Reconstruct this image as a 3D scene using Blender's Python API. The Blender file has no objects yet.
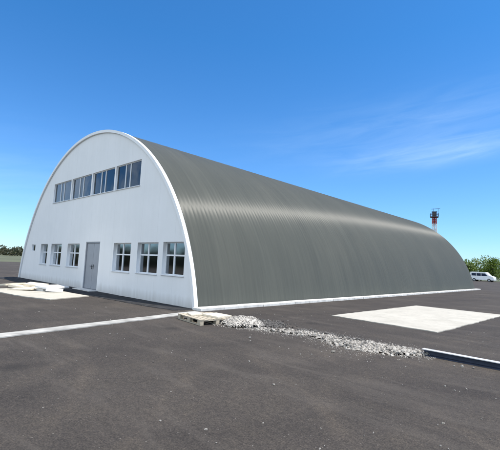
import bpy, bmesh, math, random
from mathutils import Vector, Matrix, noise
random.seed(7)
sc = bpy.context.scene
COL = sc.collection
R_ = math.radians

# ------------------------------------------------------------------ materials
def new_mat(name):
    m = bpy.data.materials.new(name); m.use_nodes = True
    nt = m.node_tree
    return m, nt, nt.nodes['Principled BSDF']

def node(nt, t, **kw):
    n = nt.nodes.new(t)
    for k, v in kw.items():
        if k == 'i':
            for a, b in v.items(): n.inputs[a].default_value = b
        else: setattr(n, k, v)
    return n

def ramp(nt, fac, stops):
    r = node(nt, 'ShaderNodeValToRGB')
    el = r.color_ramp.elements
    while len(el) < len(stops): el.new(0.5)
    for e, (p, c) in zip(el, stops):
        e.position = p; e.color = (c[0], c[1], c[2], 1)
    nt.links.new(fac, r.inputs[0])
    return r.outputs[0]

def mixc(nt, fac, a, b, mode='MIX'):
    m = node(nt, 'ShaderNodeMix', data_type='RGBA', blend_type=mode)
    L = nt.links
    if isinstance(fac, float): m.inputs[0].default_value = fac
    else: L.new(fac, m.inputs[0])
    for s, v in ((6, a), (7, b)):
        if isinstance(v, tuple): m.inputs[s].default_value = (*v, 1)
        else: L.new(v, m.inputs[s])
    return m.outputs[2]

def math_(nt, op, a, b=None, c=None, clamp=False):
    m = node(nt, 'ShaderNodeMath', operation=op, use_clamp=clamp)
    for i, v in enumerate((a, b, c)):
        if v is None: continue
        if isinstance(v, (int, float)): m.inputs[i].default_value = v
        else: nt.links.new(v, m.inputs[i])
    return m.outputs[0]

def noise_tex(nt, vec, scale, detail=4, rough=.55, out=0, dist=0):
    n = node(nt, 'ShaderNodeTexNoise', i={'Scale': scale, 'Detail': detail, 'Roughness': rough, 'Distortion': dist})
    if vec is not None: nt.links.new(vec, n.inputs['Vector'])
    return n.outputs[out]

def objvec(nt, scale=None):
    t = node(nt, 'ShaderNodeTexCoord').outputs['Object']
    if scale:
        mp = node(nt, 'ShaderNodeMapping'); mp.inputs['Scale'].default_value = scale
        nt.links.new(t, mp.inputs[0]); return mp.outputs[0]
    return t

def bump(nt, bs, h, strength, dist):
    b = node(nt, 'ShaderNodeBump', i={'Strength': strength, 'Distance': dist})
    nt.links.new(h, b.inputs['Height']); nt.links.new(b.outputs[0], bs.inputs['Normal'])

def simple(name, col, rough=.6, var=.12, scale=8, metallic=0, bstr=.15, bdist=.01):
    m, nt, bs = new_mat(name)
    v = objvec(nt)
    n = noise_tex(nt, v, scale, 5)
    lo = tuple(c * (1 - var) for c in col); hi = tuple(min(1, c * (1 + var)) for c in col)
    nt.links.new(ramp(nt, n, [(.3, lo), (.7, hi)]), bs.inputs['Base Color'])
    bs.inputs['Roughness'].default_value = rough; bs.inputs['Metallic'].default_value = metallic
    if bstr: bump(nt, bs, noise_tex(nt, v, scale * 5, 4), bstr, bdist)
    return m

M = {}
def asphalt():
    m, nt, bs = new_mat('asphalt'); L = nt.links
    v = objvec(nt)
    big = noise_tex(nt, v, .22, 4, .6)
    mid = noise_tex(nt, v, 1.6, 6, .65, dist=.6)
    fine = noise_tex(nt, v, 60, 3, .7)
    base = ramp(nt, big, [(.3, (.044, .037, .033)), (.5, (.053, .045, .039)), (.7, (.066, .056, .048))])
    base = mixc(nt, 1.0, base, ramp(nt, mid, [(.3, (.86, .86, .87)), (.5, (1, 1, 1)), (.72, (1.15, 1.14, 1.1))]), 'MULTIPLY')
    base = mixc(nt, 1.0, base, ramp(nt, fine, [(.25, (.42, .42, .42)), (.5, (1, 1, 1)), (.75, (1.8, 1.77, 1.7))]), 'MULTIPLY')
    grit = noise_tex(nt, v, 17, 5, .8)
    base = mixc(nt, 1.0, base, ramp(nt, grit, [(.35, (.72, .72, .73)), (.5, (1, 1, 1)), (.68, (1.38, 1.36, 1.3))]), 'MULTIPLY')
    # rolled lanes and darker tyre paths
    rot = node(nt, 'ShaderNodeMapping'); rot.inputs['Rotation'].default_value = (0, 0, .35); L.new(v, rot.inputs[0])
    sp_ = node(nt, 'ShaderNodeSeparateXYZ'); L.new(rot.outputs[0], sp_.inputs[0])
    wv = math_(nt, 'ADD', sp_.outputs[0], math_(nt, 'MULTIPLY', noise_tex(nt, v, .5, 3), .6))
    tr = math_(nt, 'PINGPONG', wv, .9)
    trk = ramp(nt, tr, [(.12, (.86, .86, .86)), (.3, (1, 1, 1)), (.62, (1.05, 1.045, 1.03))])
    base = mixc(nt, noise_tex(nt, v, .4, 2), base, mixc(nt, 1.0, base, trk, 'MULTIPLY'))
    # curved sweeps left by turning vehicles
    for (qx, qy, per_, amp) in ((1.5, -12.5, 1.3, .5), (12.0, -1.0, 1.9, .4)):
        vs_ = node(nt, 'ShaderNodeVectorMath', operation='DISTANCE'); vs_.inputs[1].default_value = (qx, qy, 0); L.new(v, vs_.inputs[0])
        dd = math_(nt, 'ADD', vs_.outputs['Value'], math_(nt, 'MULTIPLY', noise_tex(nt, v, .6, 4), .5))
        pp = math_(nt, 'PINGPONG', dd, per_ / 2)
        fade = ramp(nt, noise_tex(nt, v, .45, 3), [(.45, (0, 0, 0)), (.65, (1, 1, 1))])
        sw = math_(nt, 'MULTIPLY', ramp(nt, pp, [(.0, (1, 1, 1)), (.16, (0, 0, 0))]), math_(nt, 'MULTIPLY', fade, amp))
        base = mixc(nt, sw, base, mixc(nt, 1.0, base, (1.55, 1.5, 1.4), 'MULTIPLY'))
    # swept dust in long streaks
    vs = objvec(nt, (.5, 2.4, 1)); st = noise_tex(nt, vs, .9, 5, .6, dist=.8)
    dustf = math_(nt, 'MULTIPLY', ramp(nt, st, [(.52, (0, 0, 0)), (.75, (1, 1, 1))]), .35)
    base = mixc(nt, dustf, base, (.13, .112, .095))
    # stone chips showing in the surface
    vo = node(nt, 'ShaderNodeTexVoronoi', i={'Scale': 26.0}); L.new(v, vo.inputs['Vector'])
    sp = math_(nt, 'LESS_THAN', vo.outputs['Distance'], .16)
    rnd = node(nt, 'ShaderNodeSeparateColor'); L.new(vo.outputs['Color'], rnd.inputs[0])
    sp = math_(nt, 'MULTIPLY', sp, math_(nt, 'GREATER_THAN', rnd.outputs[0], .94))
    base = mixc(nt, math_(nt, 'MULTIPLY', sp, .7), base, (.2, .18, .16))
    L.new(base, bs.inputs['Base Color'])
    bs.inputs['Roughness'].default_value = .9
    bs.inputs['Specular IOR Level'].default_value = .25
    gr = noise_tex(nt, v, 160, 2, .7)
    h = math_(nt, 'ADD', math_(nt, 'ADD', fine, gr), math_(nt, 'MULTIPLY', mid, .35))
    bump(nt, bs, h, .5, .02)
    # a few oil drips
    ov = node(nt, 'ShaderNodeTexVoronoi', i={'Scale': .8}); L.new(mixc(nt, .06, v, noise_tex(nt, v, 4, 4, out=1)), ov.inputs['Vector'])
    oc = node(nt, 'ShaderNodeSeparateColor'); L.new(ov.outputs['Color'], oc.inputs[0])
    of = math_(nt, 'MULTIPLY', ramp(nt, ov.outputs['Distance'], [(.06, (1, 1, 1)), (.2, (0, 0, 0))]), math_(nt, 'GREATER_THAN', oc.outputs[0], .82))
    L.new(mixc(nt, math_(nt, 'MULTIPLY', of, .5), base, (.018, .016, .015)), bs.inputs['Base Color'])
    return m
M['asphalt'] = asphalt()

def roof_metal():
    m, nt, bs = new_mat('grey_corrugated_cladding'); L = nt.links
    tc = node(nt, 'ShaderNodeTexCoord').outputs['Object']
    sep = node(nt, 'ShaderNodeSeparateXYZ'); L.new(tc, sep.inputs[0])
    cell = math_(nt, 'FLOOR', math_(nt, 'DIVIDE', sep.outputs[1], .61))
    wn = node(nt, 'ShaderNodeTexWhiteNoise', noise_dimensions='1D'); L.new(cell, wn.inputs['W'])
    vs = objvec(nt, (.25, 7, .25)); streak = noise_tex(nt, vs, 1.4, 5, .6)
    v2 = objvec(nt); cloud = noise_tex(nt, v2, .35, 4)
    base = ramp(nt, wn.outputs[0], [(0, (.083, .085, .0725)), (1, (.089, .091, .0775))])
    base = mixc(nt, 1.0, base, ramp(nt, streak, [(.3, (.90, .90, .90)), (.7, (1.1, 1.1, 1.09))]), 'MULTIPLY')
    base = mixc(nt, 1.0, base, ramp(nt, cloud, [(.3, (.93, .94, .95)), (.7, (1.06, 1.05, 1.04))]), 'MULTIPLY')
    L.new(base, bs.inputs['Base Color'])
    bs.inputs['Metallic'].default_value = ROOF_MET
    r = node(nt, 'ShaderNodeMapRange', i={3: ROOF_R - .05, 4: ROOF_R + .06}); L.new(streak, r.inputs[0])
    L.new(r.outputs[0], bs.inputs['Roughness'])
    bs.inputs['Anisotropic'].default_value = ROOF_AN
    bs.inputs['Specular IOR Level'].default_value = .13
    tg = node(nt, 'ShaderNodeTangent', direction_type='RADIAL', axis='Y')
    L.new(tg.outputs[0], bs.inputs['Tangent'])
    bs.inputs['Anisotropic Rotation'].default_value = ROOF_ROT
    bump(nt, bs, streak, .12, .02)
    return m
ROOF_MET, ROOF_R, ROOF_AN, ROOF_ROT = .0, .40, 1.0, .25
M['roof'] = roof_metal()

def stucco():
    m, nt, bs = new_mat('white_wall_panel'); L = nt.links
    v = objvec(nt)
    n1 = noise_tex(nt, v, .5, 5, .6); n2 = noise_tex(nt, v, 22, 4)
    vs = objvec(nt, (2.2, 1, .12)); run = noise_tex(nt, vs, 2.0, 5, .6)
    base = ramp(nt, n1, [(.3, (.76, .765, .76)), (.7, (.82, .82, .815))])
    base = mixc(nt, 1.0, base, ramp(nt, run, [(.35, (.982, .98, .976)), (.6, (1, 1, 1))]), 'MULTIPLY')
    sep = node(nt, 'ShaderNodeSeparateXYZ'); L.new(v, sep.inputs[0])
    # splashed dirt along the foot of the wall
    hgt = math_(nt, 'ADD', sep.outputs[2], math_(nt, 'MULTIPLY', math_(nt, 'SUBTRACT', run, .5), .5))
    mr = node(nt, 'ShaderNodeMapRange', i={1: .02, 2: .38, 3: .55, 4: 0.0}); L.new(hgt, mr.inputs[0])
    base = mixc(nt, mr.outputs[0], base, (.42, .39, .35))
    L.new(base, bs.inputs['Base Color'])
    bs.inputs['Roughness'].default_value = .75
    jt = math_(nt, 'LESS_THAN', math_(nt, 'PINGPONG', math_(nt, 'ADD', sep.outputs[0], .35), .58), .006)
    L.new(mixc(nt, math_(nt, 'MULTIPLY', jt, .22), base, (.4, .4, .4)), bs.inputs['Base Color'])
    bump(nt, bs, math_(nt, 'ADD', n2, math_(nt, 'MULTIPLY', n1, 2.0)), .18, .01)
    return m
M['wall'] = stucco()
M['trim'] = simple('white_trim_sheet', (.80, .80, .79), .5, .04, 3, bstr=.05)
M['frame'] = simple('white_window_frame', (.74, .75, .76), .4, .04, 6, bstr=0)
M['inner'] = simple('inner_lining', (.45, .43, .40), .9, .15, 2)
M['kerb'] = simple('pale_concrete_kerb', (.60, .58, .54), .85, .26, 2.5, bstr=.35)
M['line'] = simple('worn_white_strip', (.35, .335, .305), .85, .3, 3.2, bstr=.4)
M['pad'] = simple('cream_concrete', (.45, .415, .345), .9, .07, 1.6, bstr=.25)
def pad_mat():
    m, nt, bs = new_mat('cream_concrete'); v = objvec(nt)
    a = noise_tex(nt, v, 1.1, 6, .65, dist=.5); b = noise_tex(nt, v, 9, 5, .7)
    base = ramp(nt, a, [(.28, (.36, .335, .285)), (.5, (.43, .40, .345)), (.7, (.47, .44, .38))])
    base = mixc(nt, 1.0, base, ramp(nt, b, [(.3, (.91, .91, .91)), (.6, (1.03, 1.03, 1.02))]), 'MULTIPLY')
    nt.links.new(base, bs.inputs['Base Color']); bs.inputs['Roughness'].default_value = .9
    bump(nt, bs, b, .3, .02)
    return m
M['pad'] = pad_mat()
M['foot_strip'] = simple('dark_grey_strip', (.034, .034, .036), .9, .5, 3.5, bstr=.6, bdist=.04)
M['foot_strip'].node_tree.nodes['Principled BSDF'].inputs['Specular IOR Level'].default_value = .12
M['door'] = simple('grey_door_paint', (.30, .31, .33), .45, .05, 4, bstr=.04)
M['doorframe'] = simple('grey_door_frame', (.24, .25, .27), .45, .05, 4, bstr=0)
M['steel_dark'] = simple('dark_steel', (.03, .03, .035), .4, .2, 8, metallic=.6)
M['wood'] = simple('pale_pallet_wood', (.43, .37, .28), .85, .25, 9, bstr=.4)
M['gravel'] = None
M['beam'] = simple('blue_grey_steel', (.035, .045, .075), .55, .3, 7, bstr=.2)
M['flange'] = simple('worn_steel_flange', (.50, .50, .50), .6, .2, 7, bstr=.1)
M['board'] = simple('pale_insulation_board', (.62, .56, .45), .9, .12, 4, bstr=.3)
M['whiteboard'] = simple('white_foam_board', (.72, .71, .69), .9, .08, 4, bstr=.2)
M['red'] = simple('red_mast_paint', (.34, .045, .035), .6, .15, 3, bstr=0)
M['mastwhite'] = simple('white_mast_paint', (.72, .72, .71), .6, .06, 3, bstr=0)
M['mastdark'] = simple('dark_mast_steel', (.05, .045, .05), .6, .15, 3, bstr=0)
M['van'] = simple('white_van_paint', (.74, .75, .77), .25, .03, 2, bstr=0)
M['rubber'] = simple('tyre_rubber', (.018, .018, .018), .85, .1, 8, bstr=0)
M['hub'] = simple('wheel_hub_metal', (.45, .45, .46), .35, .1, 8, metallic=.7, bstr=0)
M['redlamp'] = simple('red_tail_lens', (.35, .02, .02), .25, .05, 8, bstr=0)
M['bark'] = simple('tree_bark', (.07, .05, .035), .9, .3, 9, bstr=.4)
M['field'] = simple('dry_field', (.085, .09, .045), .95, .3, .05, bstr=.4)

def stone_mat(name, cols):
    m, nt, bs = new_mat(name)
    g = node(nt, 'ShaderNodeNewGeometry')
    c = ramp(nt, g.outputs['Random Per Island'], [(i / (len(cols) - 1), k) for i, k in enumerate(cols)])
    n = noise_tex(nt, objvec(nt), 40, 4)
    c = mixc(nt, 1.0, c, ramp(nt, n, [(.3, (.8, .8, .8)), (.7, (1.12, 1.1, 1.08))]), 'MULTIPLY')
    nt.links.new(c, bs.inputs['Base Color']); bs.inputs['Roughness'].default_value = .92
    return m
M['gravel'] = stone_mat('pale_gravel', [(.13, .118, .105), (.33, .305, .275), (.50, .47, .425), (.23, .212, .19)])
M['darkrubble'] = stone_mat('broken_asphalt', [(.03, .028, .026), (.07, .065, .06), (.16, .15, .14), (.05, .045, .04)])
M['chips'] = stone_mat('stone_chips', [(.12, .11, .095), (.34, .32, .29), (.08, .07, .065)])

def leaf_mat(name, cols):
    m, nt, bs = new_mat(name)
    g = node(nt, 'ShaderNodeNewGeometry')
    c = ramp(nt, g.outputs['Random Per Island'], [(i / (len(cols) - 1), k) for i, k in enumerate(cols)])
    nt.links.new(c, bs.inputs['Base Color']); bs.inputs['Roughness'].default_value = .6
    tr = node(nt, 'ShaderNodeBsdfTranslucent'); nt.links.new(c, tr.inputs['Color'])
    mx = node(nt, 'ShaderNodeMixShader', i={0: .3})
    nt.links.new(bs.outputs[0], mx.inputs[1]); nt.links.new(tr.outputs[0], mx.inputs[2])
    nt.links.new(mx.outputs[0], nt.nodes['Material Output'].inputs[0])
    return m
M['leaf'] = leaf_mat('green_leaves', [(.06, .10, .015), (.12, .18, .025), (.16, .22, .04), (.09, .14, .022)])
M['leafdark'] = leaf_mat('dark_leaves', [(.05, .06, .03), (.08, .085, .045), (.11, .105, .065), (.065, .07, .04)])

def glass(name, tint, refl, ro=.015):
    m = bpy.data.materials.new(name); m.use_nodes = True; nt = m.node_tree; L = nt.links
    nt.nodes.remove(nt.nodes['Principled BSDF'])
    t = node(nt, 'ShaderNodeBsdfTransparent', i={0: (*tint, 1)})
    g = node(nt, 'ShaderNodeBsdfGlossy', i={0: (.92, .96, 1, 1), 1: ro})
    n = noise_tex(nt, objvec(nt), 1.1, 2)
    b = node(nt, 'ShaderNodeBump', i={'Strength': .06, 'Distance': .04}); L.new(n, b.inputs['Height']); L.new(b.outputs[0], g.inputs['Normal'])
    f = node(nt, 'ShaderNodeFresnel', i={0: 1.52})
    fac = math_(nt, 'MULTIPLY', f.outputs[0], refl, clamp=True)
    mx = node(nt, 'ShaderNodeMixShader'); L.new(fac, mx.inputs[0]); L.new(t.outputs[0], mx.inputs[1]); L.new(g.outputs[0], mx.inputs[2])
    L.new(mx.outputs[0], nt.nodes['Material Output'].inputs[0])
    return m
M['glass'] = glass('window_glass', (.36, .40, .41), 1.15)
M['glasslow'] = glass('low_window_glass', (.6, .63, .62), 3.4, .07)
M['vanglass'] = simple('van_window_glass', (.02, .03, .06), .08, .05, 3, bstr=0)

# ------------------------------------------------------------------ mesh helpers
def obj(name, bm, mats, parent=None, smooth=False):
    me = bpy.data.meshes.new(name); bm.normal_update(); bm.to_mesh(me); bm.free()
    if not isinstance(mats, (list, tuple)): mats = [mats]
    for k in mats: me.materials.append(k)
    if smooth:
        for p in me.polygons: p.use_smooth = True
    o = bpy.data.objects.new(name, me); COL.objects.link(o)
    if parent: o.parent = parent
    return o

def thing(name, label, cat, loc=(0, 0, 0), rz=0, group=None):
    o = bpy.data.objects.new(name, None); COL.objects.link(o)
    o.location = loc; o.rotation_euler = (0, 0, rz)
    o.empty_display_size = .3
    return tag(o, label, cat, group)

def tag(o, label, cat, group=None, kind=None):
    o['label'] = label; o['category'] = cat
    if group: o['group'] = group
    if kind: o['kind'] = kind
    return o

def struct(o, label=None):
    o['kind'] = 'structure'
    if label: o['label'] = label
    return o

def box(bm, x0, x1, y0, y1, z0, z1, mi=0, bev=0):
    r = bmesh.ops.create_cube(bm, size=1)
    vs = r['verts']
    for v in vs:
        v.co = Vector(((x0 + x1) / 2 + v.co.x * (x1 - x0), (y0 + y1) / 2 + v.co.y * (y1 - y0), (z0 + z1) / 2 + v.co.z * (z1 - z0)))
    fs = {f for v in vs for f in v.link_faces}
    for f in fs: f.material_index = mi
    if bev:
        es = {e for v in vs for e in v.link_edges}
        bmesh.ops.bevel(bm, geom=list(es), offset=bev, segments=2, affect='EDGES')
    return vs

def tube(bm, a, b, r0, r1=None, n=6):
    a, b = Vector(a), Vector(b); r1 = r0 if r1 is None else r1
    d = b - a
    q = d.to_track_quat('Z', 'Y').to_matrix().to_4x4()
    res = bmesh.ops.create_cone(bm, cap_ends=True, segments=n, radius1=r0, radius2=r1, depth=d.length)
    bmesh.ops.transform(bm, matrix=Matrix.Translation((a + b) / 2) @ q, verts=res['verts'])

def prism(bm, pts, z0, z1):
    lo = [bm.verts.new((x, y, z0)) for x, y in pts]; hi = [bm.verts.new((x, y, z1)) for x, y in pts]
    n = len(pts)
    bm.faces.new(list(reversed(lo))); bm.faces.new(hi)
    for i in range(n): bm.faces.new((lo[i], lo[(i + 1) % n], hi[(i + 1) % n], hi[i]))

def ragged(pts, step=.12, amp=.02, seed=0):
    out = []
    n = len(pts)
    for i in range(n):
        a, b = Vector(pts[i]), Vector(pts[(i + 1) % n])
        k = max(1, int((b - a).length / step))
        for j in range(k):
            p = a.lerp(b, j / k)
            w = noise.noise_vector(Vector((p.x * 3 + seed, p.y * 3, seed)))
            w2 = noise.noise_vector(Vector((p.x * 13 + seed, p.y * 13, seed)))
            out.append((p.x + (w.x + .5 * w2.x) * amp, p.y + (w.y + .5 * w2.y) * amp))
    return out

# ------------------------------------------------------------------ ground
bm = bmesh.new(); box(bm, -2500, 2500, -2500, 2500, -1.0, -.004)
struct(obj('terrain', bm, M['field']))
bm = bmesh.new()
bmesh.ops.create_grid(bm, x_segments=2, y_segments=2, size=1)
for v in bm.verts: v.co = Vector((v.co.x * 70, 30 + v.co.y * 65, 0))
struct(obj('asphalt_yard', bm, M['asphalt']), 'dark worn asphalt yard around the arched hangar')
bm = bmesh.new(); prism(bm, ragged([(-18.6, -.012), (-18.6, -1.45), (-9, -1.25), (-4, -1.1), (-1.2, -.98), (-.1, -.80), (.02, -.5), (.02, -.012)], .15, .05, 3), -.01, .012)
struct(obj('wall_foot_strip', bm, M['foot_strip']), 'dark strip along the foot of the white front wall')  # thin dark grey layer over the asphalt along the wall foot
# bright pad on the right
bm = bmesh.new(); prism(bm, ragged([(3.29, 2.97), (6.59, 2.66), (6.85, 9.75), (3.48, 9.87)], .15, .045, 1), -.01, .022)
struct(obj('concrete_pad', bm, M['pad']), 'cream concrete pad set in the asphalt on the right')
bm = bmesh.new(); prism(bm, ragged([(-4.3, -2.95), (-5.0, -1.28), (-7.2, -1.42), (-9.6, -2.4), (-9.0, -3.9), (-5.6, -3.42)], .2, .05, 2), -.01, .03)
struct(obj('entrance_pad', bm, M['pad']), 'pale concrete pad in front of the grey door')

# kerb along the side of the hangar
bm = bmesh.new()
y = -.16
rr = random.Random(3)
while y < 36.2:
    l = min(1.0, 36.3 - y)
    dz = rr.uniform(-.006, .006); dx = rr.uniform(-.012, .012)
    box(bm, .035, .46 + dx, y + .004, y + l - .004, -.02, .085 + dz, bev=.008)
    y += l
struct(obj('kerb', bm, M['kerb']), 'white kerb along the long side of the hangar')
bm = bmesh.new()
cs = [(.60, -.35), (.72, -1.3), (.90, -2.25), (1.13, -3.75), (1.30, -4.7), (1.42, -5.45), (1.58, -6.4), (1.72, -7.4)]
w = .19
prism(bm, ragged([(x - w, y) for x, y in cs] + [(x + w, y) for x, y in reversed(cs)], .1, .025, 5), -.01, .02)
struct(obj('white_ground_strip', bm, M['line']), 'worn white strip crossing the asphalt from the hangar corner')

# ------------------------------------------------------------------ hangar
XC, ZC, RAD, LEN = -9.15, -1.52, 9.28, 36.0
A0 = math.asin(-ZC / RAD)
hangar = thing('arched_hangar', 'long grey arched hangar with white front wall and windows', 'hangar', (XC, 0, 0))
def arc(rad, n, a0=None, zc=ZC):
    a0 = math.asin(-zc / rad) if a0 is None else a0
    return [(rad * math.cos(a0 + (math.pi - 2 * a0) * i / n), zc + rad * math.sin(a0 + (math.pi - 2 * a0) * i / n)) for i in range(n + 1)]

# roof shell, ribs running round the arch
bm = bmesh.new()
NS = 112
pitch = .203; per = 6
ny = int(LEN / pitch) * per
rows = []
for j in range(ny + 1):
    y = .02 + (LEN - .02) * j / ny
    ph = (j % per) / per
    d = .0021 * math.cos(2 * math.pi * ph) + (.004 if j % (3 * per) == 0 else 0)
    wob = .003 * noise.noise(Vector((0, y * .9, 3)))
    rows.append([bm.verts.new((x, y, z)) for x, z in arc(RAD + d + wob, NS)])
for a, b in zip(rows, rows[1:]):
    for i in range(NS): bm.faces.new((a[i], a[i + 1], b[i + 1], b[i]))
bmesh.ops.recalc_face_normals(bm, faces=bm.faces)
roof = obj('roof', bm, M['roof'], hangar, True)
roof['label'] = 'grey ribbed metal vault with a bright sheen near the crest'
if roof.data.polygons[0].normal.x < 0: roof.data.flip_normals()
# inner lining
bm = bmesh.new()
ia, ib = [[bm.verts.new((x, y, z)) for x, z in arc(RAD - .16, 48)] for y in (.25, LEN - .2)]
for i in range(48): bm.faces.new((ia[i], ib[i], ib[i + 1], ia[i + 1]))
obj('inner_lining', bm, M['inner'], hangar, True)
bm = bmesh.new(); box(bm, -9.0, 9.0, .22, LEN - .25, -.02, .03)
obj('floor', bm, M['inner'], hangar)

# gable walls through a filled curve (openings cut out)
def gable(name, holes, y0, th, rad, mat):
    cu = bpy.data.curves.new(name, 'CURVE'); cu.dimensions = '2D'; cu.fill_mode = 'BOTH'
    cu.extrude = th / 2
    def spl(pts):
        s = cu.splines.new('POLY'); s.points.add(len(pts) - 1); s.use_cyclic_u = True
        for p, q in zip(s.points, pts): p.co = (q[0], q[1], 0, 1)
    spl(arc(rad, 96))
    for (x0, x1, z0, z1) in holes: spl([(x0, z0), (x1, z0), (x1, z1), (x0, z1)])
    tmp = bpy.data.objects.new('tmp', cu); COL.objects.link(tmp)
    dg = bpy.context.evaluated_depsgraph_get()
    me = bpy.data.meshes.new_from_object(tmp.evaluated_get(dg))
    bpy.data.objects.remove(tmp); bpy.data.curves.remove(cu)
    me.transform(Matrix.Translation((0, y0 + th / 2, 0)) @ Matrix.Rotation(math.pi / 2, 4, 'X'))
    me.name = name; me.materials.clear(); me.materials.append(mat)
    for p in me.polygons: p.material_index = 0
    o = bpy.data.objects.new(name, me); COL.objects.link(o); o.parent = hangar
    return o
# openings in local x (world x - XC)
def lx(a): return a - XC
LOW = [(-16.45, -15.85, 1.74, 2.17, 'vent'), (-14.87, -13.77, 1.0, 2.19, 'narrow'), (-13.2, -11.7, 1.0, 2.19, 'two'), (-10.88, -9.40, 1.0, 2.19, 'two'),
       (-5.85, -4.39, .98, 2.2, 'two'), (-3.87, -2.40, 1.0, 2.21, 'two'), (-2.08, -.76, 1.02, 2.22, 'two')]
UP = [(-13.60, -11.18), (-11.05, -8.68), (-8.55, -6.31), (-6.19, -4.06)]
ZU = (4.56, 5.68)
DOOR = (-8.66, -7.18, .03, 2.27)
holes = [(lx(a), lx(b), c, d) for a, b, c, d, _ in LOW] + [(lx(a), lx(b), *ZU) for a, b in UP] + [(lx(DOOR[0]), lx(DOOR[1]), .03, 2.27)]
fw = gable('front_wall', holes, 0, .22, RAD - .015, M['wall'])
fw['label'] = 'white arched front wall in shade'
rw = gable('rear_wall', [], LEN - .2, .18, RAD - .03, M['wall'])

# rim round the front of the vault
bm = bmesh.new()
n = 112; prof = [(RAD - .085, -.004), (RAD - .085, -.08), (RAD + .04, -.08), (RAD + .04, .07), (RAD - .006, .07)]
rings = []
for rad, y in prof:
    a0 = A0
    rings.append([bm.verts.new((x, y, z)) for x, z in arc(rad, n, math.asin(min(1, -ZC / rad)))])
for a, b in zip(rings, rings[1:]):
    for i in range(n): bm.faces.new((a[i], a[i + 1], b[i + 1], b[i]))
for e in (0, n): bm.faces.new([r[e] for r in rings])
bmesh.ops.recalc_face_normals(bm, faces=bm.faces)
o = obj('arch_trim', bm, M['trim'], hangar); o['label'] = 'white trim band round the front arch'

# windows
def window(x0, x1, z0, z1, bars_v, bars_h, fw_=.045, depth=.13, sill=True):
    x0, x1 = lx(x0), lx(x1)
    g = .004
    bm = bmesh.new()
    box(bm, x0 + g, x0 + fw_, depth, depth + .06, z0 + g, z1 - g); box(bm, x1 - fw_, x1 - g, depth, depth + .06, z0 + g, z1 - g)
    box(bm, x0 + fw_, x1 - fw_, depth + .001, depth + .059, z0 + g, z0 + fw_); box(bm, x0 + fw_, x1 - fw_, depth + .001, depth + .059, z1 - fw_, z1 - g)
    for b, wd in bars_v:
        xm = x0 + (x1 - x0) * b
        box(bm, xm - wd / 2, xm + wd / 2, depth - .004, depth + .056, z0 + fw_, z1 - fw_)
    for b in bars_h:
        zm = z0 + (z1 - z0) * b
        box(bm, x0 + fw_, x1 - fw_, depth + .003, depth + .053, zm - .028, zm + .028)
    f = obj('window', bm, M['frame'], hangar)
    bm = bmesh.new()
    box(bm, x0 + fw_ * .6, x1 - fw_ * .6, depth + .022, depth + .03, z0 + fw_ * .6, z1 - fw_ * .6)
    obj('pane', bm, M['glass' if z0 > 3 else 'glasslow'], f)
    if sill:
        bm = bmesh.new(); box(bm, x0 - .03, x1 + .03, -.045, depth - .006, z0 - .018, z0 + .012, bev=.004)
        obj('sill', bm, M['frame'], f)
    return f
for a, b, c, d, k in LOW:
    if k == 'two': window(a, b, c, d, [(.42, .066)], [.60])
    elif k == 'narrow': window(a, b, c, d, [], [.60])
    else: window(a, b, c, d, [], [], depth=.03, sill=False)
for a, b in UP: window(a, b, *ZU, [(.37, .05), (.56, .05)], [], fw_=.035, depth=.06)

# door: grey steel double door
dx0, dx1 = lx(DOOR[0]), lx(DOOR[1])
bm = bmesh.new()
g = .004; fw_ = .06
box(bm, dx0 + g, dx0 + fw_, .02, .12, .03, 2.27 - g); box(bm, dx1 - fw_, dx1 - g, .02, .12, .03, 2.27 - g)
box(bm, dx0 + fw_, dx1 - fw_, .021, .119, 2.27 - fw_, 2.27 - g); box(bm, dx0 + fw_, dx1 - fw_, .021, .119, .031, .06)
door = obj('door', bm, M['doorframe'], hangar); door['label'] = 'grey steel double door'
mid = (dx0 + dx1) / 2 + .05
for s, (a, b) in enumerate(((dx0 + fw_ + .004, mid - .004), (mid + .004, dx1 - fw_ - .004))):
    bm = bmesh.new()
    box(bm, a, b, .055, .10, .066, 2.204, bev=.004)
    leaf = obj('door_leaf', bm, M['door'], door)
    hx = mid + (-.075 if s == 0 else .075)
    bm = bmesh.new()
    box(bm, hx - .02, hx + .02, .044, .0555, .98, 1.2, bev=.003)
    tube(bm, (hx, .052, 1.12), (hx, .005, 1.12), .011, n=8)
    tube(bm, (hx, .008, 1.12), (hx + (-.11 if s == 0 else .11), .008, 1.12), .011, n=8)
    obj('handle', bm, M['steel_dark'], leaf)
bm = bmesh.new(); box(bm, dx0 - .15, dx1 + .15, -.42, -.006, .0, .045, bev=.01)
st = obj('door_step', bm, M['kerb'], hangar)

# ------------------------------------------------------------------ pallet by the corner
pal = thing('wooden_pallet', 'pale weathered wooden pallet lying flat at the hangar corner', 'pallet', (2.54, -1.90, 0), math.atan2(.17, -.985))
# local x runs to the left in the photo, local -y runs away from the viewer
PW, PD = 1.2, 1.02
rr = random.Random(11)
for i in range(3):
    y0 = -(PD - .1) * i / 2
    bm = bmesh.new(); box(bm, 0, PW, y0 - .1, y0, .0, .02, bev=.003); obj('bottom_board', bm, M['wood'], pal)
for i in range(3):
    for j in range(3):
        xa = (PW - .14) * i / 2; y0 = -(PD - .1) * j / 2
        bm = bmesh.new(); box(bm, xa, xa + .14, y0 - .1, y0, .02, .10, bev=.003); obj('block', bm, M['wood'], pal)
for i in range(3):
    xa = (PW - .14) * i / 2
    bm = bmesh.new(); box(bm, xa, xa + .14, -PD, 0, .10, .12, bev=.003); obj('stringer', bm, M['wood'], pal)
for i in range(8):
    y0 = -(PD - .11) * i / 7
    bm = bmesh.new(); e = rr.uniform(-.01, .01)
    box(bm, -.005 + e, PW + .005 + e, y0 - .11, y0, .12, .142, bev=.003); obj('deck_board', bm, M['wood'], pal)
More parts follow.
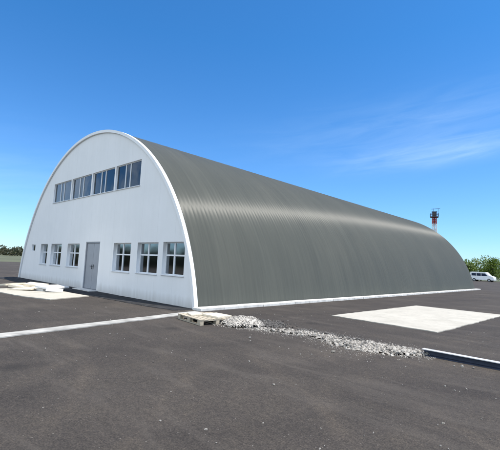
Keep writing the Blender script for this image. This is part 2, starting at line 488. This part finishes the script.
# slab offcuts left on the pallet
for k, (x, y, w_, d_, h_, r_, lab) in enumerate([(.36, -.70, .62, .5, .05, .15, 'large cream slab lying on the wooden pallet'), (.84, -.32, .42, .34, .035, -.25, 'small cream slab on the left end of the wooden pallet')]):
    bm = bmesh.new(); box(bm, -w_ / 2, w_ / 2, -d_ / 2, d_ / 2, 0, h_, bev=.006)
    o = obj('stone_slab', bm, M['board'])
    o.matrix_world = Matrix.Translation(pal.location) @ Matrix.Rotation(pal.rotation_euler.z, 4, 'Z') @ Matrix.Translation((x, y, .1425)) @ Matrix.Rotation(r_, 4, 'Z')
    tag(o, lab, 'slab')

# ------------------------------------------------------------------ rubble
_t = bmesh.new(); bmesh.ops.create_icosphere(_t, subdivisions=1, radius=1)
ICO_V = [v.co.copy() for v in _t.verts]; ICO_F = [[v.index for v in f.verts] for f in _t.faces]; _t.free()
def stone(bm, p, r, rr):
    M_ = Matrix.Translation(p) @ Matrix.Rotation(rr.uniform(0, 6.3), 4, Vector((rr.gauss(0, 1), rr.gauss(0, 1), rr.gauss(0, 1) + .01)).normalized()) @ Matrix.Diagonal((r * rr.uniform(.8, 1.35), r * rr.uniform(.7, 1.1), r * rr.uniform(.5, .85), 1))
    vs = [bm.verts.new(M_ @ (c * rr.uniform(.75, 1.2))) for c in ICO_V]
    for f in ICO_F: bm.faces.new([vs[i] for i in f])

def surf(bm, fn, x0, x1, y0, y1, st):
    nx, nyy = int((x1 - x0) / st), int((y1 - y0) / st)
    g = [[None] * (nyy + 1) for _ in range(nx + 1)]
    for i in range(nx + 1):
        for j in range(nyy + 1):
            x, y = x0 + i * st, y0 + j * st
            h = fn(x, y)
            g[i][j] = bm.verts.new((x, y, h)) if h > -.02 else None
    for i in range(nx):
        for j in range(nyy):
            q = [g[i][j], g[i + 1][j], g[i + 1][j + 1], g[i][j + 1]]
            if all(q): bm.faces.new(q)

# gravel heap beside the pallet
HX, HY = 2.98, -.86
def heap_h(x, y):
    u = ((x - HX) * .72 + (y - HY) * .70) / .58; v = (-(x - HX) * .70 + (y - HY) * .72) / .50
    r = math.hypot(u, v) + .15 * noise.noise(Vector((x * 3, y * 3, 1)))
    return .21 * max(0, 1 - r * r) ** .75 + .03 * noise.noise(Vector((x * 9, y * 9, 4))) - (.03 if r > 1 else 0)
rr = random.Random(21)
bm = bmesh.new(); surf(bm, heap_h, HX - .75, HX + .75, HY - .75, HY + .75, .05)
for _ in range(2200):
    a = rr.uniform(0, 6.283); q = math.sqrt(rr.random()) * .78
    x, y = HX + q * math.cos(a), HY + q * math.sin(a)
    h = heap_h(x, y)
    if h < -.005 and rr.random() > .12: continue
    stone(bm, Vector((x, y, max(0, h) + .004)), rr.uniform(.008, .022), rr)
tag(obj('gravel_heap', bm, M['gravel']), 'low heap of pale gravel beside the wooden pallet', 'gravel', kind='stuff')

# long ridge of rubble
path = [(3.66, -.99, .07, .02), (4.05, -.86, .13, .045), (4.45, -.66, .18, .06), (4.9, -.50, .22, .07), (5.4, -.54, .28, .08), (5.9, -.72, .36, .10), (6.35, -.72, .40, .10), (6.75, -.62, .33, .09), (7.05, -.44, .22, .07), (7.22, -.38, .12, .04)]
def ridge(x, y):
    best = None
    for (ax, ay, aw, ah), (bx, by, bw, bh) in zip(path, path[1:]):
        dx_, dy_ = bx - ax, by - ay
        t = max(0, min(1, ((x - ax) * dx_ + (y - ay) * dy_) / (dx_ * dx_ + dy_ * dy_)))
        d = math.hypot(x - ax - t * dx_, y - ay - t * dy_)
        k = d / (aw + (bw - aw) * t)
        if best is None or k < best[0]: best = (k, ah + (bh - ah) * t, y - ay - t * dy_)
    k, h, side = best
    k += .22 * noise.noise(Vector((x * 4, y * 4, 2)))
    return h * max(0, 1 - k * k) + .035 * noise.noise(Vector((x * 8, y * 8, 7))) * (k < 1.1) - (.03 if k > 1 else 0), k, side
bm = bmesh.new(); surf(bm, lambda x, y: ridge(x, y)[0], 3.3, 7.5, -1.4, .2, .05)
bmd = bmesh.new()
for _ in range(11000):
    x, y = rr.uniform(3.3, 7.45), rr.uniform(-1.45, .35)
    h, k, side = ridge(x, y)
    if k > .8 and rr.random() > .5 * max(0, 1.9 - k) ** 2.2: continue
    dark = (side > -.02 and 4.5 < x < 6.2 and rr.random() < .8) or rr.random() < .06
    stone(bmd if dark else bm, Vector((x, y, max(0, h) + .004)), (.006 + .03 * rr.random() ** 2.2) * (1.2 if dark else 1), rr)
for _ in range(5200):          # fines and dust around the ridge
    x, y = rr.uniform(3.3, 7.5), rr.gauss(0, 1)
    i_ = min(range(len(path)), key=lambda q: abs(path[q][0] - x)); y = path[i_][1] + y * (.12 + path[i_][2] * .85)
    h = ridge(x, y)[0]
    stone(bm, Vector((x, y, max(0, h) + .002)), rr.uniform(.003, .008), rr)
tag(obj('gravel_ridge', bm, M['gravel']), 'long low ridge of pale crushed stone ending at the steel channel', 'gravel', kind='stuff')
for _ in range(2200):          # dark crumbs between heap and ridge and along its upper edge
    if rr.random() < .6:
        x, y = rr.gauss(3.15, .28), rr.gauss(-.18, .22)
    else:
        x = rr.uniform(4.3, 6.4); y = -.16 + rr.gauss(0, .11) - .14 * max(0, x - 5.2)
    stone(bmd, Vector((x, y, .01)), rr.uniform(.010, .035), rr)
tag(obj('asphalt_rubble', bmd, M['darkrubble']), 'dark broken asphalt crumbs along the upper edge of the pale gravel', 'rubble', kind='stuff')
# stray chips
bm = bmesh.new()
for _ in range(380):
    x, y = rr.uniform(-3, 10), rr.uniform(-8, 4)
    if x < .3 and y > -.3: continue
    if math.hypot(x - 9.8, y + 8) < 1.2: continue
    stone(bm, Vector((x, y, .003)), rr.choice((.006, .008, .010, .014)) * rr.uniform(.8, 1.2), rr)
for x, y, r in [(6.08, -1.65, .04), (4.3, -2.0, .035), (6.6, -4.0, .02), (8.0, -.78, .03), (8.15, -.72, .025), (7.9, -.85, .02), (5.6, -3.4, .018)]:
    stone(bm, Vector((x, y, r * .4)), r, rr)
tag(obj('loose_stones', bm, M['chips']), 'small loose stones scattered over the asphalt', 'stones', kind='stuff')

# ------------------------------------------------------------------ steel channel on the right
ch = thing('steel_channel', 'dark blue steel channel beam lying on the asphalt past the gravel ridge', 'beam', (7.24, -.42, 0), R_(-1.5))
bm = bmesh.new(); box(bm, 0, 5.5, 0.09, .102, .012, .105, bev=.002); obj('web', bm, M['beam'], ch)
bm = bmesh.new(); box(bm, -.004, 5.504, -.02, .104, .1055, .118, bev=.002); obj('flange', bm, M['flange'], ch)
bm = bmesh.new(); box(bm, 0, 5.5, -.02, .104, 0, .0115, bev=.002); o = obj('flange', bm, M['beam'], ch)

# ------------------------------------------------------------------ boards left of the door
rr = random.Random(5)
k = 0
for i, (x, y) in enumerate([(-7.3, -1.75), (-7.9, -2.0), (-8.5, -2.35), (-9.0, -2.5), (-8.2, -2.7), (-7.7, -1.7), (-8.8, -2.0), (-9.6, -2.7)]):
    w_, d_, h_ = rr.uniform(.7, 1.25), rr.uniform(.45, .7), rr.uniform(.06, .12)
    white = i in (0, 5, 1)
    z = .03
    bm = bmesh.new()
    box(bm, -w_ / 2, w_ / 2, -d_ / 2, d_ / 2, 0, h_, bev=.008)
    for v in bm.verts: v.co += noise.noise_vector(v.co * 3 + Vector((i, 0, 0))) * .015
    o = obj('insulation_board', bm, M['whiteboard'] if white else M['board'])
    o.location = (x, y, z + (.10 if i >= 5 else .0) + (.02 if i >= 3 else 0)); o.rotation_euler = (rr.uniform(-.08, .08), rr.uniform(-.10, .10), rr.uniform(0, 3))
    if white: tag(o, 'white foam board in the jumbled pile nearest the grey door', 'board', 'white boards in the pile left of the door')
    else: tag(o, 'yellowish board in the jumbled pile far left of the grey door', 'board', 'yellowish boards in the pile left of the door')

# ------------------------------------------------------------------ mast beyond the vault
CAM = Vector((9.814, -7.988, 1.55))
def at(az, d): return (CAM.x + d * math.sin(R_(az)), CAM.y + d * math.cos(R_(az)))
tx, ty = at(-17.22, 120)
tw = thing('signal_tower', 'red and white lattice tower with dark platform rising behind the vault', 'tower', (tx, ty, 0), R_(20))
HT = 17.2
def half(z): return .9 - .4 * z / HT
bands = [(0, 3.5, 'red'), (3.5, 7, 'mastwhite'), (7, 9.5, 'red'), (9.5, 15.3, 'mastwhite'), (15.3, HT, 'red')]
for z0, z1, mt in bands:
    bm = bmesh.new()
    nseg = 3
    for q in range(nseg):
        a, b = z0 + (z1 - z0) * q / nseg, z0 + (z1 - z0) * (q + 1) / nseg
        ca = [(sx * half(a), sy * half(a), a) for sx, sy in ((1, 1), (-1, 1), (-1, -1), (1, -1))]
        cb = [(sx * half(b), sy * half(b), b) for sx, sy in ((1, 1), (-1, 1), (-1, -1), (1, -1))]
        for i in range(4):
            j = (i + 1) % 4
            tube(bm, ca[i], cb[i], .10); tube(bm, ca[i], cb[j], .06); tube(bm, ca[j], cb[i], .06); tube(bm, cb[i], cb[j], .06)
    tube(bm, (0, 0, z0), (0, 0, z1), .22, n=8)
    obj('lattice_section', bm, M[mt], tw)
bm = bmesh.new(); box(bm, -1.05, 1.05, -1.05, 1.05, HT, HT + .22); obj('platform', bm, M['mastdark'], tw)
bm = bmesh.new()
for z in (HT + .65, HT + 1.05):
    for s in (-1, 1):
        tube(bm, (-1.05, s * 1.05, z), (1.05, s * 1.05, z), .04); tube(bm, (s * 1.05, -1.05, z), (s * 1.05, 1.05, z), .04)
for x in (-1.05, 0, 1.05):
    for y in (-1.05, 0, 1.05):
        if x or y: tube(bm, (x, y, HT + .22), (x, y, HT + 1.05), .04)
obj('railing', bm, M['mastdark'], tw)
bm = bmesh.new(); box(bm, -.55, .55, -.55, .55, HT + .22, HT + 1.55, bev=.03); box(bm, -.7, .7, -.7, .7, HT + 1.55, HT + 1.68); obj('cabin', bm, M['mastdark'], tw)
bm = bmesh.new(); tube(bm, (-.3, 0, HT + 1.68), (-.3, 0, HT + 2.6), .05); tube(bm, (-.8, 0, HT + 2.45), (1.5, 0, HT + 2.6), .045); tube(bm, (1.0, 0, HT + .3), (1.0, 0, HT + 2.6), .04)
obj('antenna', bm, M['mastdark'], tw)

# ------------------------------------------------------------------ trees to the right
def leaf_cloud(bm, blobs, n, size, rr):
    tot = sum(b[3] ** 2 for b in blobs)
    for (x, y, z, r) in blobs:
        for _ in range(int(n * r * r / tot)):
            d = Vector((rr.gauss(0, 1), rr.gauss(0, 1), rr.gauss(0, 1))).normalized()
            q = r * rr.random() ** .4 * (1 + .35 * noise.noise(Vector((x, y, z)) + d * 1.7))
            p = Vector((x, y, z)) + d * q
            if p.z < .25: continue
            s = size * rr.uniform(.6, 1.3)
            u = Vector((rr.gauss(0, 1), rr.gauss(0, 1), rr.gauss(0, 1))).normalized(); w_ = u.orthogonal().normalized()
            bm.faces.new([bm.verts.new(p + u * s), bm.verts.new(p + w_ * s * .6), bm.verts.new(p - u * s), bm.verts.new(p - w_ * s * .6)])
def tree(az, d, h, w_, label, seed):
    rr = random.Random(seed)
    x, y = at(az, d)
    t = thing('broadleaf_tree', label, 'tree', (x, y, 0), rr.uniform(0, 6), 'green trees on the right beyond the hangar')
    bm = bmesh.new()
    tube(bm, (0, 0, -.1), (.1, .05, h * .35), .2, .14, 8); tube(bm, (.1, .05, h * .35), (0, .1, h * .75), .14, .05, 8)
    blobs = []
    for i in range(11):
        a = rr.uniform(0, 6.28); z = h * rr.uniform(.22, .86); q = w_ * .5 * rr.uniform(.2, .8) * (1.15 - .6 * z / h)
        bx, by = q * math.cos(a), q * math.sin(a)
        blobs.append((bx, by, z, w_ * rr.uniform(.2, .32)))
        tube(bm, (.08, .05, z * .6), (bx, by, z), .07, .025, 5)
    obj('trunk', bm, M['bark'], t)
    bm = bmesh.new(); leaf_cloud(bm, blobs, 2600, .17, rr); obj('crown', bm, M['leaf'], t)
for i, (az, d, h, w_, lab) in enumerate([(-13.3, 108, 5.0, 4.4, 'bushy green tree touching the far end of the vault'), (-11.9, 112, 6.6, 5.6, 'tallest green tree behind the white van'),
                                         (-10.6, 106, 5.6, 5.0, 'rounded green tree right of the white van'), (-9.3, 111, 6.2, 5.4, 'green tree cut by the right edge of the view')]):
    tree(az, d, h, w_, lab, 40 + i)
# far tree line closing the horizon on the left
# wood across the yard that the low windows reflect
bm = bmesh.new(); rr = random.Random(9)
blobs = []
for i in range(90):
    az = -92 - 62 * i / 89; d = rr.uniform(62, 80); x, y = at(az, d)
    r = rr.uniform(1.8, 3.2)
    blobs += [(x, y, rr.uniform(.8, 1.5), r * .75), (x + rr.uniform(-1, 1), y + rr.uniform(-1, 1), rr.uniform(1.2, 2.8), r * .55)]
leaf_cloud(bm, blobs, 45000, .34, rr)
for i in range(150):
    az = -94 + 24 * i / 149; d = rr.uniform(300, 380); x, y = at(az, d)
    r = rr.uniform(2.2, 4.2); blobs.append((x, y, rr.uniform(1.5, 3.6), r))
leaf_cloud(bm, blobs[-150:], 9000, .8, rr)
tag(obj('distant_wood', bm, M['leafdark']), 'dark belt of trees across the yard, mirrored in the low windows', 'wood', kind='stuff')

# ------------------------------------------------------------------ white van far right
vx, vy = -12.25, 88.0
van = thing('white_van', 'white van parked far off past the end of the vault', 'van', (vx, vy, 0), R_(-6))
def outline(bm, pts, y0, y1, bev=.05):
    a = [bm.verts.new((x, y0, z)) for x, z in pts]; b = [bm.verts.new((x, y1, z)) for x, z in pts]
    n = len(pts); bm.faces.new(a); bm.faces.new(list(reversed(b)))
    for i in range(n): bm.faces.new((a[i], b[i], b[(i + 1) % n], a[(i + 1) % n]))
    bmesh.ops.recalc_face_normals(bm, faces=bm.faces)
    if bev: bmesh.ops.bevel(bm, geom=list(bm.edges), offset=bev, segments=2, affect='EDGES')
bm = bmesh.new()
outline(bm, [(0, .35), (0, 1.55), (.15, 1.98), (.4, 2.06), (3.1, 2.04), (3.75, 1.35), (4.5, 1.12), (4.62, .8), (4.62, .35)], -.88, .88)
obj('body', bm, M['van'], van)
bm = bmesh.new()
for x0, x1 in ((.35, 1.25), (1.35, 2.2)): box(bm, x0, x1, -.887, -.875, 1.22, 1.78)
outline(bm, [(2.3, 1.22), (2.3, 1.78), (2.98, 1.78), (3.5, 1.22)], -.887, -.875, 0)
obj('side_windows', bm, M['vanglass'], van)
for x in (.85, 3.75):
    for s in (-1, 1):
        bm = bmesh.new(); tube(bm, (x, s * .72, .34), (x, s * .90, .34), .34, n=20)
        wv = obj('wheel', bm, M['rubber'], van)
        bm = bmesh.new(); tube(bm, (x, s * .895, .34), (x, s * .91, .34), .19, n=16); obj('rim', bm, M['hub'], wv)
bm = bmesh.new(); box(bm, -.01, .03, -.86, -.72, .85, 1.3); obj('tail_light', bm, M['redlamp'], van)
bm = bmesh.new(); box(bm, -.08, .2, -.85, .85, .32, .55, bev=.03); obj('bumper', bm, M['mastdark'], van)

# ------------------------------------------------------------------ sun and sky
KX, KY = .42, .18
s = Vector((KX, KY, 1)).normalized()
elev = math.asin(s.z); azim = math.atan2(s.x, s.y)
sun = bpy.data.lights.new('sun', 'SUN'); sun.energy = 4.2; sun.angle = R_(.53); sun.color = (1, .945, .85)
so = bpy.data.objects.new('sun', sun); COL.objects.link(so)
so.rotation_euler = (-s).to_track_quat('-Z', 'Y').to_euler()
wd = bpy.data.worlds.new('World'); sc.world = wd; wd.use_nodes = True
nt = wd.node_tree; L = nt.links
bg = nt.nodes['Background']; bg.inputs[1].default_value = .12
sky = node(nt, 'ShaderNodeTexSky', sky_type='NISHITA', sun_disc=False, sun_elevation=elev, sun_rotation=azim, altitude=100, air_density=1.0, dust_density=.25, ozone_density=3.0)
tc = node(nt, 'ShaderNodeTexCoord').outputs['Generated']
sep = node(nt, 'ShaderNodeSeparateXYZ'); L.new(tc, sep.inputs[0])
az = math_(nt, 'ARCTAN2', sep.outputs[0], sep.outputs[1]); el = math_(nt, 'ARCSINE', sep.outputs[2])
def band(az0, azw, el0, elw, tilt):
    a = math_(nt, 'DIVIDE', math_(nt, 'SUBTRACT', az, az0), azw)
    e = math_(nt, 'DIVIDE', math_(nt, 'SUBTRACT', math_(nt, 'SUBTRACT', el, el0), math_(nt, 'MULTIPLY', math_(nt, 'SUBTRACT', az, az0), tilt)), elw)
    q = math_(nt, 'ADD', math_(nt, 'POWER', math_(nt, 'ABSOLUTE', a), 2.0), math_(nt, 'POWER', math_(nt, 'ABSOLUTE', e), 2.0))
    return math_(nt, 'POWER', 2.718, math_(nt, 'MULTIPLY', q, -1.0))
cv = node(nt, 'ShaderNodeCombineXYZ')
L.new(math_(nt, 'MULTIPLY', az, 5.0), cv.inputs[0]); L.new(math_(nt, 'MULTIPLY', math_(nt, 'SUBTRACT', el, math_(nt, 'MULTIPLY', az, .12)), 34.0), cv.inputs[1])
wisp = noise_tex(nt, cv.outputs[0], 1.0, 6, .6, dist=.6)
wr = ramp(nt, wisp, [(.25, (0, 0, 0)), (.85, (1, 1, 1))])
msk = math_(nt, 'ADD', band(R_(-16), R_(11), R_(16.2), R_(1.5), .10), math_(nt, 'MULTIPLY', band(R_(-20), R_(20), R_(20), R_(3.5), .1), .35))
msk = math_(nt, 'ADD', msk, math_(nt, 'MULTIPLY', band(R_(-80), R_(20), R_(8), R_(6), 0), .3))
cf = math_(nt, 'MULTIPLY', math_(nt, 'MULTIPLY', wr, msk), .46, clamp=True)
low = node(nt, 'ShaderNodeMapRange', i={1: 0.0, 2: .55, 3: 0.0, 4: 1.0}); L.new(el, low.inputs[0])
skyt = mixc(nt, 1.0, sky.outputs[0], mixc(nt, low.outputs[0], (.60, .82, 1.10), (.35, .80, 1.12)), 'MULTIPLY')
hs = node(nt, 'ShaderNodeHueSaturation', i={'Saturation': 1.02}); L.new(skyt, hs.inputs['Color'])
skyc = mixc(nt, cf, hs.outputs[0], (5.2, 6.6, 7.8))
# broken white cloud, added unseen behind the viewer to brighten the shaded front wall
cw = noise_tex(nt, tc, 2.6, 8, .58, dist=.3)
cr = ramp(nt, cw, [(.42, (0, 0, 0)), (.62, (1, 1, 1))])
back = node(nt, 'ShaderNodeMapRange', interpolation_type='SMOOTHSTEP', i={1: .05, 2: .45, 3: 0.0, 4: 1.0}); L.new(math_(nt, 'MULTIPLY', sep.outputs[1], -1.0), back.inputs[0])
up = node(nt, 'ShaderNodeMapRange', interpolation_type='SMOOTHSTEP', i={1: .02, 2: .2, 3: 0.0, 4: 1.0}); L.new(sep.outputs[2], up.inputs[0])
cb = math_(nt, 'MULTIPLY', math_(nt, 'MULTIPLY', cr, back.outputs[0]), up.outputs[0])
skyc = mixc(nt, cb, skyc, (12.2, 12.8, 12.6))
L.new(skyc, bg.inputs[0])

# ------------------------------------------------------------------ camera
ex = Vector((-404, 21, 378.25)).normalized() * -1
ey = Vector((357, 55, 378.25)).normalized()
ez = ex.cross(ey)
right = Vector((ex.x, ey.x, ez.x)); down = Vector((ex.y, ey.y, ez.y)); fwd = Vector((ex.z, ey.z, ez.z))
cam = bpy.data.cameras.new('camera'); cam.sensor_width = 36; cam.sensor_fit = 'HORIZONTAL'; cam.lens = 27.234
cam.clip_start = .1; cam.clip_end = 6000
co = bpy.data.objects.new('camera', cam); COL.objects.link(co)
mw = Matrix((right, -down, -fwd)).transposed().to_4x4(); mw.translation = CAM
co.matrix_world = mw
sc.camera = co

sc.render.engine = 'CYCLES'
sc.view_settings.view_transform = 'Standard'; sc.view_settings.look = 'None'
sc.view_settings.gamma = 1; sc.view_settings.use_curve_mapping = False
sc.view_settings.exposure = .6
